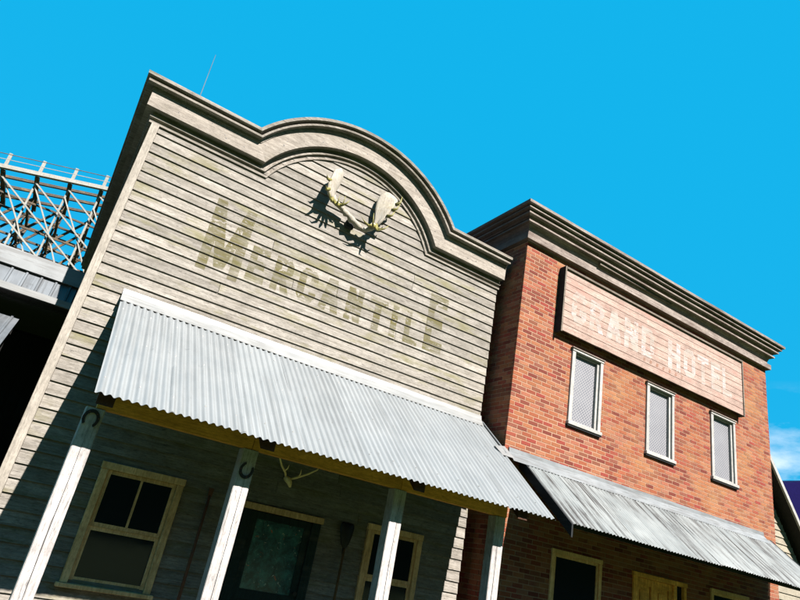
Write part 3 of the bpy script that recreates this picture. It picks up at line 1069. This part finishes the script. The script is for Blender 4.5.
bricks = []
rowi = 0
z = 0.02
while z + BH < HZ - 0.01:
    off = (rowi % 2) * BL / 2
    x = HX0 - (BL / 2 if rowi % 2 else 0)
    while x < HX1:
        a, b = max(x, HX0), min(x + BL - MJ, HX1)
        if b - a > 0.03:
            pieces = [(a, b)]
            for (oa, ob_, oc, od) in hop:
                if z + BH - MJ > oc and z < od:
                    nw = []
                    for (p, q_) in pieces:
                        if q_ <= oa or p >= ob_:
                            nw.append((p, q_))
                        else:
                            if p < oa - .03:
                                nw.append((p, oa))
                            if q_ > ob_ + .03:
                                nw.append((ob_, q_))
                    pieces = nw
            for p, q_ in pieces:
                bricks.append((p, q_, z))
        x += BL
    z += BH
    rowi += 1


def shows(bk):
    p, q_, zz = bk
    x_ = (p + q_) / 2
    px = to_px((x_, HY, zz))
    if q_ - p < BL - MJ - .01 or not px or not (0 < px[0] < 800 and 0 < px[1] < 600):
        return 0
    if zz < 3.76:
        return 0
    if 7.5 < x_ < 13.5 and zz > 6.05:
        return 0
    d = Vector((x_, HY, zz)) - CAM
    return -d.normalized().dot(Vector((0, -1, 0))) / d.length_squared


ranked = sorted(bricks, key=shows, reverse=True)
single = set(ranked[:298])
proto = []
for i in range(len(TINTS)):
    mb = MB()
    j = [random.uniform(-.0012, .0012) for _ in range(4)]
    w_, h_ = BL - MJ, BH - MJ
    mb.hexa([(0, j[0], 0), (w_, j[1], 0), (w_, .05, 0), (0, .05, 0), (0, j[2], h_), (w_, j[3], h_), (w_, .05, h_), (0, .05, h_)])
    me = bpy.data.meshes.new('brick')
    me.from_pydata(mb.v, [], mb.f)
    bm = bmesh.new()
    bm.from_mesh(me)
    bmesh.ops.recalc_face_normals(bm, faces=bm.faces)
    ed = [e for e in bm.edges if all(abs(v.co.y) < .01 for v in e.verts)]
    bmesh.ops.bevel(bm, geom=ed, offset=.003, segments=1, affect='EDGES')
    bm.to_mesh(me)
    bm.free()
    tint_layer(me, [TINTS[i]] * len(me.polygons))
    me.materials.append(MATS['brick'])
    proto.append(me)
rest, cols = MB(), []
for bk in bricks:
    p, q_, zz = bk
    if bk in single:
        o = bpy.data.objects.new('brick', random.choice(proto))
        link(o, core)
        o.location = Vector((p, HY + random.uniform(-.002, .001), zz)) - hotel.location
    else:
        j = [HY + random.uniform(-.002, .001) for _ in range(4)]
        h_ = BH - MJ
        rest.hexa([(p, j[0], zz), (q_, j[1], zz), (q_, HY + .05, zz), (p, HY + .05, zz), (p, j[2], zz + h_), (q_, j[3], zz + h_), (q_, HY + .05, zz + h_), (p, HY + .05, zz + h_)])
        cols += [random.choice(TINTS)] * 6
# side-wall bricks (left flank and right flank)
for side in (0, 1):
    z = 0.02
    rowi = 0
    while z + BH < HZ - .01:
        y = HY + .055 + (0 if rowi % 2 else -BL / 2)
        while y < (3.0 if side == 0 else 1.5):
            a, b = max(y, HY + .052), y + BL - MJ
            if b - a > .03:
                j = random.uniform(-.002, .002)
                xa, xb = (HX0 + j, HX0 + .05) if side == 0 else (HX1 - .05, HX1 + j)
                rest.box(xa, xb, a, b, z, z + BH - MJ)
                cols += [random.choice(TINTS)] * 6
            y += BL
        z += BH
        rowi += 1
ro = rest.obj('bricks', 'brick', core, recalc=False, kind='stuff')
tint_layer(ro.data, cols)


# cornice of the hotel
def hc(prof, name, mat):
    def ring(i):
        o_ = []
        for p, z_ in prof:
            o_.append([(HX0 - p, HB, z_), (HX0 - p, HY - p, z_), (HX1 + p, HY - p, z_), (HX1 + p, HB, z_)][i])
        return o_
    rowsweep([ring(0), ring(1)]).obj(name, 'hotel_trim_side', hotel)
    n_ = 12
    r1, r2 = ring(1), ring(2)
    st_ = []
    for i in range(n_ + 1):
        row_ = []
        for a, b in zip(r1, r2):
            p = Vector(a).lerp(Vector(b), i / n_)
            p.z += 0.010 * mnoise.noise((p.x * .5, 3.1, 0)) if 0 < i < n_ else 0
            row_.append(tuple(p))
        st_.append(row_)
    rowsweep(st_).obj(name, mat, hotel)
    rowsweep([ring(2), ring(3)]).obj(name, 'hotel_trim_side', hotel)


hc([(-.01, 7.765), (.095, 7.765), (.098, 7.885), (.050, 7.892), (-.01, 7.892)], 'lower_trim', 'hotel_trim')
hc([(-.01, 7.893), (.035, 7.893), (.040, 7.96), (.065, 8.03), (.110, 8.085), (-.01, 8.085)], 'frieze', 'hotel_trim')
hc([(-.01, 8.086), (.165, 8.086), (.168, 8.118), (.120, 8.122), (.120, 8.165), (-.01, 8.165)], 'bed_moulding', 'hotel_trim')
hc([(-.01, 8.166), (.150, 8.168), (.150, 8.205), (.235, 8.208), (.240, 8.240), (.190, 8.244), (.190, 8.285), (.290, 8.288), (.294, 8.318), (.255, 8.322), (.255, 8.352), (.342, 8.356), (.346, 8.41), (-.2, 8.43)], 'crown_moulding', 'hotel_trim')
# a split, lifted strip on the frieze
MB().hexa([(8.55, HY - .125, 8.02), (10.9, HY - .095, 8.03), (10.9, HY - .08, 8.03), (8.55, HY - .08, 8.02), (8.55, HY - .125, 8.075), (10.9, HY - .095, 8.08), (10.9, HY - .08, 8.08), (8.55, HY - .08, 8.075)]).obj('loose_batten', 'sign_edge', hotel)


# upper windows with screens
def hotel_window(x0, x1, z0, z1):
    yf = HY - 0.035
    w = MB().box(x0 + .03, x1 - .03, HY + .10, HY + .11, z0 + .03, z1 - .03).obj('window', 'interior', hotel)
    MB().box(x0, x0 + .085, yf, HY + .06, z0 + .075, z1 - .07).obj('casing', 'white_trim', w, bevel=.004)
    MB().box(x1 - .075, x1, yf, HY + .06, z0 + .075, z1 - .07).obj('casing', 'white_trim', w, bevel=.004)
    MB().box(x0 - .005, x1 + .005, yf - .012, HY + .06, z1 - .069, z1 - .023).obj('head', 'white_trim', w, bevel=.004)
    MB().box(x0 - .03, x1 + .02, yf - .03, HY + .03, z1 - .022, z1).obj('drip_cap', 'hotel_trim', w, bevel=.003)
    MB().box(x0 - .02, x1 + .02, yf - .03, HY + .06, z0 + .012, z0 + .074).obj('sill', 'white_trim', w, bevel=.004)
    MB().box(x0 - .02, x1 + .02, yf - .012, HY + .05, z0 - .018, z0 + .011).obj('sub_sill', 'barge_dark', w)
    a, b, c, d = x0 + .087, x1 - .077, z0 + .076, z1 - .071
    m_ = MB().box(a, a + .03, HY + .012, HY + .05, c, d).box(b - .055, b, HY + .004, HY + .05, c, d).box(a + .03, b - .055, HY + .013, HY + .05, d - .035, d).box(a + .03, b - .055, HY + .013, HY + .05, c, c + .04)
    m_.obj('sash', 'white_trim', w)
    MB().box(a + .03, b - .055, HY + .055, HY + .059, c + .02, d - .015).obj('screen', 'window_screen', w)
    return w


for a, b in ((8.05, 8.90), (10.22, 11.10), (12.38, 13.28)):
    hotel_window(a, b, 4.535, 6.04)

# ground-floor window, door, second window
gw = sash_window(hotel, 7.92, 9.13, 0.72, 2.41, HY - .03, 'window_wood', cas=0.07, twolight=False)
gw2 = sash_window(hotel, 12.26, 13.54, 0.72, 2.41, HY - .03, 'window_wood', cas=0.07, twolight=False)
hd = MB().box(10.02, 11.42, HY + .10, HY + .11, .15, 2.33).obj('door', 'interior', hotel)
MB().box(9.955, 10.07, HY - .03, HY + .08, .15, 2.29).obj('door_casing', 'door_yellow', hd, bevel=.004)
MB().box(11.10, 11.19, HY - .03, HY + .08, .15, 2.29).obj('door_casing', 'door_yellow', hd, bevel=.004)
MB().box(11.40, 11.48, HY - .03, HY + .08, .15, 2.29).obj('door_casing', 'door_yellow', hd, bevel=.004)
MB().box(9.94, 11.50, HY - .04, HY + .08, 2.291, 2.37).obj('door_head', 'door_yellow', hd, bevel=.004)
MB().box(11.19, 11.40, HY + .03, HY + .035, .9, 2.29).obj('side_light', 'glass', hd)
MB().box(11.19, 11.40, HY + .02, HY + .05, .15, .9).obj('side_panel', 'door_yellow', hd)
for x0_, x1_ in ((10.072, 10.583), (10.587, 11.098)):
    lf = MB().box(x0_, x1_, HY + .045, HY + .06, .16, 2.285).obj('door_leaf', 'door_yellow', hd)
    m_ = MB().box(x0_, x0_ + .09, HY + .015, HY + .044, .16, 2.285).box(x1_ - .09, x1_, HY + .015, HY + .044, .16, 2.285)
    for zb, zt in ((.16, .36), (1.05, 1.2), (2.17, 2.285)):
        m_.box(x0_ + .09, x1_ - .09, HY + .016, HY + .044, zb, zt)
    m_.obj('door_rails', 'door_yellow', hd)
    for zb, zt in ((.40, 1.01), (1.24, 2.13)):
        MB().hexa([(x0_ + .10, HY + .043, zb), (x1_ - .10, HY + .043, zb), (x1_ - .10, HY + .0449, zb), (x0_ + .10, HY + .0449, zb), (x0_ + .10, HY + .043, zt), (x1_ - .10, HY + .043, zt), (x1_ - .10, HY + .0449, zt), (x0_ + .10, HY + .0449, zt)]).box(x0_ + .14, x1_ - .14, HY + .027, HY + .0429, zb + .04, zt - .04).obj('door_panel', 'door_yellow', hd)
MB().tube([(10.55, HY + .015, 1.1), (10.55, HY - .03, 1.1), (10.55, HY - .05, 1.1)], [.012, .012, .026]).obj('door_knob', 'iron', hd)

# awning of the hotel
HA_T, HA_EY, HA_EZ = 3.69, -1.76, 2.69
HAX0, HAX1 = 7.06, 14.45
hsl = (HA_T - HA_EZ) / (HY - HA_EY)
hz_ = lambda y: HA_T + hsl * (y - HY)
hawn = MB().box(HAX0 + .03, HAX1 - .03, HY - .09, HY - .008, 3.46, 3.58).obj('awning', 'rafter_wood', hotel)
nh = 10
wH = (HAX1 - HAX0) / nh
for i in range(nh):
    xa = HAX0 + i * wH - (.05 if i else 0)
    ex = random.uniform(-.012, .012)
    corrugated('roof_sheet', xa, HAX0 + (i + 1) * wH, (HY - .03, hz_(HY - .03)), (HA_EY + ex, hz_(HA_EY + ex)), 0.0765, .0095, 'rusty_metal', hawn, lift=.0035 * (i % 2), seed=40 + i * 3.1, sag=.009)
st = []
for i in range(19):
    x = HAX0 - .30 + (14.22 - HAX0 + .30) * i / 18
    j = .008 * mnoise.noise((x * .8, 7.7, 0))
    st.append([(x, HY - .004, 3.80 + j), (x, HY - .022, 3.80 + j), (x, HY - .030, 3.725), (x, HY - .17, hz_(HY - .17) + .017), (x, HY - .168, hz_(HY - .17) + .0135), (x, HY - .020, 3.715)])
rowsweep(st).obj('flashing', 'old_flashing', hawn)
for xx in (HAX0 - .035, HAX1 + .006):
    y0, y1 = HY - .02, HA_EY - .03
    MB().hexa([(xx, y0, hz_(y0) - .16), (xx + .03, y0, hz_(y0) - .16), (xx + .03, y1, hz_(y1) - .17), (xx, y1, hz_(y1) - .17), (xx, y0, hz_(y0) + .015), (xx + .03, y0, hz_(y0) + .015), (xx + .03, y1, hz_(y1) + .012), (xx, y1, hz_(y1) + .012)]).obj('barge_board', 'barge_dark', hawn)
MB().box(HAX0 - .004, HAX1 + .004, HA_EY + .14, HA_EY + .20, hz_(HA_EY + .2) - .20, hz_(HA_EY + .14) - .02).obj('eave_beam', 'barge_dark', hawn)
for xx in (14.15,):
    MB().bar((xx, HY - .02, 1.95), (xx, HA_EY + .17, hz_(HA_EY + .17) - .21), .09, .10, (1, 0, 0)).obj('bracket', 'barge_dark', hawn)

# ------------------------------------------------------------------ hotel sign
sign = thing('hotel_sign', 'long pink-washed plank sign with faded white hotel lettering fixed to the brick', 'sign', (10.5, HY, 6.2))
SX0, SX1, SZ0, SZ1, SY = 7.60, 13.44, 6.205, 7.50, -0.68
npk = 9
hp = (SZ1 - SZ0) / npk
MB().box(SX0 + .03, SX1 - .03, SY + .027, SY + .05, SZ0 + .01, SZ1 - .01).obj('backing', 'interior', sign)
for xx in (7.9, 9.7, 11.5, 13.1):
    MB().box(xx, xx + .08, SY + .051, HY - .004, SZ0 + .05, SZ1 - .05).obj('batten', 'sign_edge', sign)
for i in range(npk):
    za, zb = SZ0 + i * hp + .0055, SZ0 + (i + 1) * hp - .0055
    if i == 0:
        st = []
        for k in range(26):
            x = SX0 + (SX1 - SX0) * k / 25
            j = .016 * max(0, mnoise.noise((x * 2.1, 4, 0)))
            st.append([(x, SY, za + j), (x, SY, zb), (x, SY + .026, zb), (x, SY + .026, za + j)])
        rowsweep(st).obj('plank', 'sign_plank', sign)
    else:
        MB().box(SX0, SX1, SY, SY + .026, za, zb).obj('plank', 'sign_plank', sign)
MB().box(SX0 - .035, SX0 - .001, SY - .02, HY - .01, SZ0 - .03, SZ1 + .05).obj('end_board', 'barge_dark', sign)  # left end near black: shade of its side face put into the colour
MB().box(SX0 - .036, SX0 - .0005, SY - .026, SY - .0205, SZ0 - .03, SZ1 + .05).obj('edge_strip', 'sign_edge', sign)
MB().box(SX1 + .001, SX1 + .04, SY - .02, HY - .01, SZ0 - .02, SZ1 + .05).obj('end_board', 'sign_edge', sign)
MB().box(SX0, SX1, SY - .035, HY - .01, SZ1 + .001, SZ1 + .04).obj('cap_board', 'sign_edge', sign)
scuts = [SZ0 + i * hp for i in range(1, npk)]
for k, (a, b) in enumerate(((7.82, 8.22), (8.32, 8.72), (8.80, 9.24), (9.33, 9.75), (9.86, 10.26), (10.72, 11.14), (11.25, 11.66), (11.74, 12.14), (12.24, 12.58), (12.66, 13.0))):
    paint_letter('GRANDHOTEL'[k], a, b, 6.49, 7.13, lambda z_, r_: SY - .003, scuts, lambda z_: int((z_ - SZ0) / hp), 'sign_paint', sign, sx=.32, sy=.2, wear=.14 + .02 * k)
m = MB()
for k in range(7):      # remains of a small lower line, worn past reading
    x = 9.92 + k * .205
    m.add([(x, SY - .0032, 6.375), (x + .06, SY - .0032, 6.375), (x + .085, SY - .0032, 6.45), (x + .02, SY - .0032, 6.455)], [(0, 1, 2, 3)])
m.obj('paint_traces', 'small_paint', sign, recalc=False)

# ------------------------------------------------------------------ neighbour with metal mansard, left
nb = thing('shed_building', 'dark shaded board building with corrugated metal mansard beside the store', 'building', (-4.5, 1.2, 0))
w = MB().box(-9, -0.105, 3.20, 8, 0, 4.05).obj('wall', 'shaded_board', nb)
x = -2.6
while x < -0.2:
    MB().box(x, x + .172, 3.172, 3.198, 0.05, 4.0).obj('board', 'shaded_board', w)
    x += .178
mans = MB().box(-9, -0.105, 1.33, 8, 4.051, 4.60).obj('mansard', 'interior', nb)
for i in range(6):
    xb_ = -0.11 - i * .76
    vs, fs = [], []
    # ribbed sheet: flat pans with raised ribs
    prof = []
    x = xb_ - .78
    while x < xb_ - .01:
        for dx, h in ((0, 0), (.08, 0), (.088, .022), (.112, .022), (.12, 0)):
            prof.append((x + dx, h))
        x += .19
    prof = [p for p in prof if p[0] <= xb_]
    for x_, h in prof:
        vs += [(x_, 1.28 - h, 4.50), (x_, 1.04 - h, 4.155)]
    for k in range(len(prof) - 1):
        fs.append((2 * k, 2 * k + 1, 2 * k + 3, 2 * k + 2))
    o = MB().add(vs, fs).obj('roof_sheet', 'old_roof_metal', mans, recalc=False)
    o.modifiers.new('thickness', 'SOLIDIFY').thickness = .003
MB().hexa([(-9, 1.20, 4.47), (-.106, 1.20, 4.47), (-.106, 1.40, 4.47), (-9, 1.40, 4.47), (-9, 1.22, 4.72), (-.106, 1.22, 4.72), (-.106, 1.40, 4.72), (-9, 1.40, 4.72)]).obj('ridge_flashing', 'old_flashing', mans)
MB().box(-9, -.106, .98, 1.03, 4.07, 4.16).obj('fascia', 'flashing', mans)
MB().box(-9, -.106, 1.031, 1.29, 4.075, 4.10).obj('soffit', 'dark_wood', mans)
na = MB().box(-9, -.66, 1.22, 1.29, 3.55, 3.66).obj('awning', 'dark_wood', nb)
for i in range(5):
    xb_ = -.62 - i * .76
    prof = []
    x = xb_ - .78
    while x < xb_ - .01:
        for dx, h in ((0, 0), (.08, 0), (.088, .022), (.112, .022), (.12, 0)):
            prof.append((x + dx, h))
        x += .19
    prof = [p for p in prof if p[0] <= xb_]
    vs, fs = [], []
    for x_, h in prof:
        vs += [(x_, 1.28, 3.80 + h), (x_, -.62, 2.72 + h)]
    for k in range(len(prof) - 1):
        fs.append((2 * k, 2 * k + 1, 2 * k + 3, 2 * k + 2))
    o = MB().add(vs, fs).obj('roof_sheet', 'old_roof_metal', na, recalc=False)
    o.modifiers.new('thickness', 'SOLIDIFY').thickness = .003
for xx in (-.75, -3.2):
    MB().box(xx - .06, xx + .06, -.55, -.43, 0, 2.72).obj('post', 'dark_wood', nb)
    MB().box(xx - .06, xx + .06, 1.22, 1.34, 0, 3.549).obj('post', 'dark_wood', nb)

# ------------------------------------------------------------------ roller coaster far behind
co = thing('roller_coaster', 'tall timber trestle of a wooden roller coaster rising behind the shaded building', 'roller coaster', (-5, 37, 0))
CY = [36.0, 38.4, 40.8]
tz = lambda x: 20.55 + (x + 7.6) * 0.232


def cbar(nm, a, b, w_, h_, mat):
    return MB().bar(a, b, w_, h_, (0, 1, 0)).obj(nm, mat, co)


bx = [-15.0 + 1.9 * k for k in range(11)]
for r_, y in enumerate(CY):
    mt = 'coaster_white' if r_ == 0 else 'coaster_shaded'
    w_ = .12 if r_ == 0 else .14
    for x in bx:
        cbar('post', (x, y, 0), (x, y, tz(x) - .25), w_, w_, mt)
    for z_ in (6, 10.5, 13.0, 15.2, 17.4, 19.2):
        a_, b_ = bx[0], bx[-1]
        if z_ > tz(a_) - .5:
            a_ = (z_ + .5 - 20.55) / .232 - 7.6
        cbar('ledger', (a_, y + .14, z_), (b_, y + .14, z_), w_ * 1.0, w_ * 1.0, 'coaster_shaded' if r_ else 'coaster_white' if z_ in (15.2,) else 'coaster_shaded')
    for k in range(len(bx) - 2):
        for (zl, zh) in ((8.5, 14.4), (14.4, 17.6), (17.6, 20.4)):
            x, x2 = bx[k], bx[k + 1] if zh - zl < 4 else bx[k + 2]
            t2 = min(zh, tz(x2) - .3)
            t1 = min(zh, tz(x) - .3)
            if r_ == 0:
                cbar('brace', (x, y - .12, t1), (x2, y - .12, zl), .09, .09, mt)
            else:
                cbar('brace', (x, y - .12, zl), (x2, y - .12, t2), .15, .15, mt)
for x in bx:      # cross ties and bent braces front to back
    for z_ in (13.0, 15.2, 17.4, 19.2):
        cbar('tie', (x + .15, CY[0], z_ - .2), (x + .15, CY[2], z_ - .2), .15, .15, 'coaster_shaded')
    cbar('bent_brace', (x + .17, CY[0], 13.2), (x + .17, CY[2], 19.4), .20, .2, 'coaster_shaded')
    MB().box(x - .14, x + .14, 35.4, 41.4, tz(x) - .30, tz(x) - .19).obj('cap_beam', 'coaster_shaded', co)
    cbar('rail_post', (x, 35.35, tz(x) - .2), (x, 35.35, tz(x) + 1.05), .20, .12, 'coaster_white')
xa, xb = bx[0] - .4, bx[-1] + .4
cbar('walkway_edge', (xa, 35.36, tz(xa)), (xb, 35.36, tz(xb)), .26, .30, 'coaster_white')
for y in (36.8, 38.4, 40.2):
    cbar('track_beam', (xa, y, tz(xa) - .02), (xb, y, tz(xb) - .02), .18, .2, 'coaster_shaded')
for k in range(-2, 9):
    xs_ = -15.0 + 1.9 * k
    p0, p1 = (xs_, 35.7, tz(xs_) - .5), (xs_ + 6.6, 35.7, tz(xs_) - .5 - 4.6)
    cbar('long_brace', p0, p1, .10, .08, 'coaster_white')
cbar('hand_rail', (xa, 35.3, tz(xa) + .95), (xb, 35.3, tz(xb) + .95), .04, .04, 'coaster_shaded')
cbar('hand_rail', (xa, 35.3, tz(xa) + .55), (xb, 35.3, tz(xb) + .55), .035, .035, 'coaster_white')

# ------------------------------------------------------------------ gabled clapboard house, right
GY = 1.02
gh = thing('gabled_house', 'cream clapboard house with steep white rake boards beyond the brick hotel', 'house', (16.8, GY, 0))
# ridge is left of the visible slope
rk = lambda x: 6.13 - 1.203 * (x - 16.97)     # top of the rake board in the barge plane
RX = 16.2
yb = .65
pz = rk(RX)
gw_ = MB()
zW = lambda x: rk(x) - .25
gw_.add([(14.9, GY + .02, 0), (19.9, GY + .02, 0), (19.9, GY + .02, zW(19.9)), (RX, GY + .02, zW(RX)), (14.9, GY + .02, zW(RX) - 1.203 * (RX - 14.9)),
         (14.9, GY + 6, 0), (19.9, GY + 6, 0), (19.9, GY + 6, zW(19.9)), (RX, GY + 6, zW(RX)), (14.9, GY + 6, zW(RX) - 1.203 * (RX - 14.9))],
        [(0, 1, 2, 3, 4), (9, 8, 7, 6, 5), (0, 5, 6, 1), (1, 6, 7, 2)])
gwall = gw_.obj('wall', 'gable_board', gh)
z = 0.3
while z < zW(RX) - .2:
    xr = min(19.9, 16.97 + (5.88 - z - .17) / 1.203)
    xl = max(14.9, RX - (zW(RX) - z - .17) / 1.203)
    if xr - xl > .2:
        MB().add([(xl, GY + .015, z), (xr, GY + .015, z), (xl, GY - .022, z), (xr, GY - .022, z), (xl, GY + .004, z + .172), (xr, GY + .004, z + .172), (xl, GY + .015, z + .172), (xr, GY + .015, z + .172)],
                 [(0, 1, 3, 2), (2, 3, 5, 4), (4, 5, 7, 6), (0, 2, 4, 6), (1, 7, 5, 3)]).obj('board', 'gable_board', gwall)
    z += .172
xe = 20.3
xl_ = RX - (xe - RX)
roof = MB()
for s in (1, -1):
    X = lambda d: RX + s * d
    D = xe - RX if s > 0 else 1.3
    ze = pz - 1.203 * D
    roof.hexa([(X(0), yb + .03, pz - .14), (X(D), yb + .03, ze - .14), (X(D), GY + 6.3, ze - .14), (X(0), GY + 6.3, pz - .14),
               (X(0), yb + .03, pz), (X(D), yb + .03, ze), (X(D), GY + 6.3, ze), (X(0), GY + 6.3, pz)])
ro_ = roof.obj('roof', 'dark_wood', gh)
for s in (1, -1):
    D = xe - RX if s > 0 else 1.3
    ze = pz - 1.203 * D
    MB().hexa([(RX, yb - .03, pz - .13), (RX + s * D, yb - .03, ze - .13), (RX + s * D, yb + .028, ze - .13), (RX, yb + .028, pz - .13),
               (RX, yb - .03, pz + .03), (RX + s * D, yb - .03, ze + .03), (RX + s * D, yb + .028, ze + .03), (RX, yb + .028, pz + .03)]).obj('rake_board', 'white_trim', ro_)

# ------------------------------------------------------------------ far building with a navy roof
fb = thing('far_house', 'distant building with a plain navy blue roof behind the cream gabled house', 'house', (42, 13, 0))
MB().box(35, 59, 9.2, 23.5, 0, 6.1).obj('wall', 'gable_board', fb)
MB().add([(34, 8.4, 6.0), (60, 8.4, 6.0), (60, 24.5, 6.0), (34, 24.5, 6.0), (35, 12, 9.5), (47, 12, 12.45), (59, 12, 9.5), (35, 21, 9.5), (47, 21, 12.45), (59, 21, 9.5)],
         [(0, 1, 6, 5, 4), (4, 5, 8, 7), (5, 6, 9, 8), (3, 7, 8, 9, 2), (0, 4, 7, 3), (1, 2, 9, 6), (0, 3, 2, 1)]).obj('roof', 'navy_roof', fb)
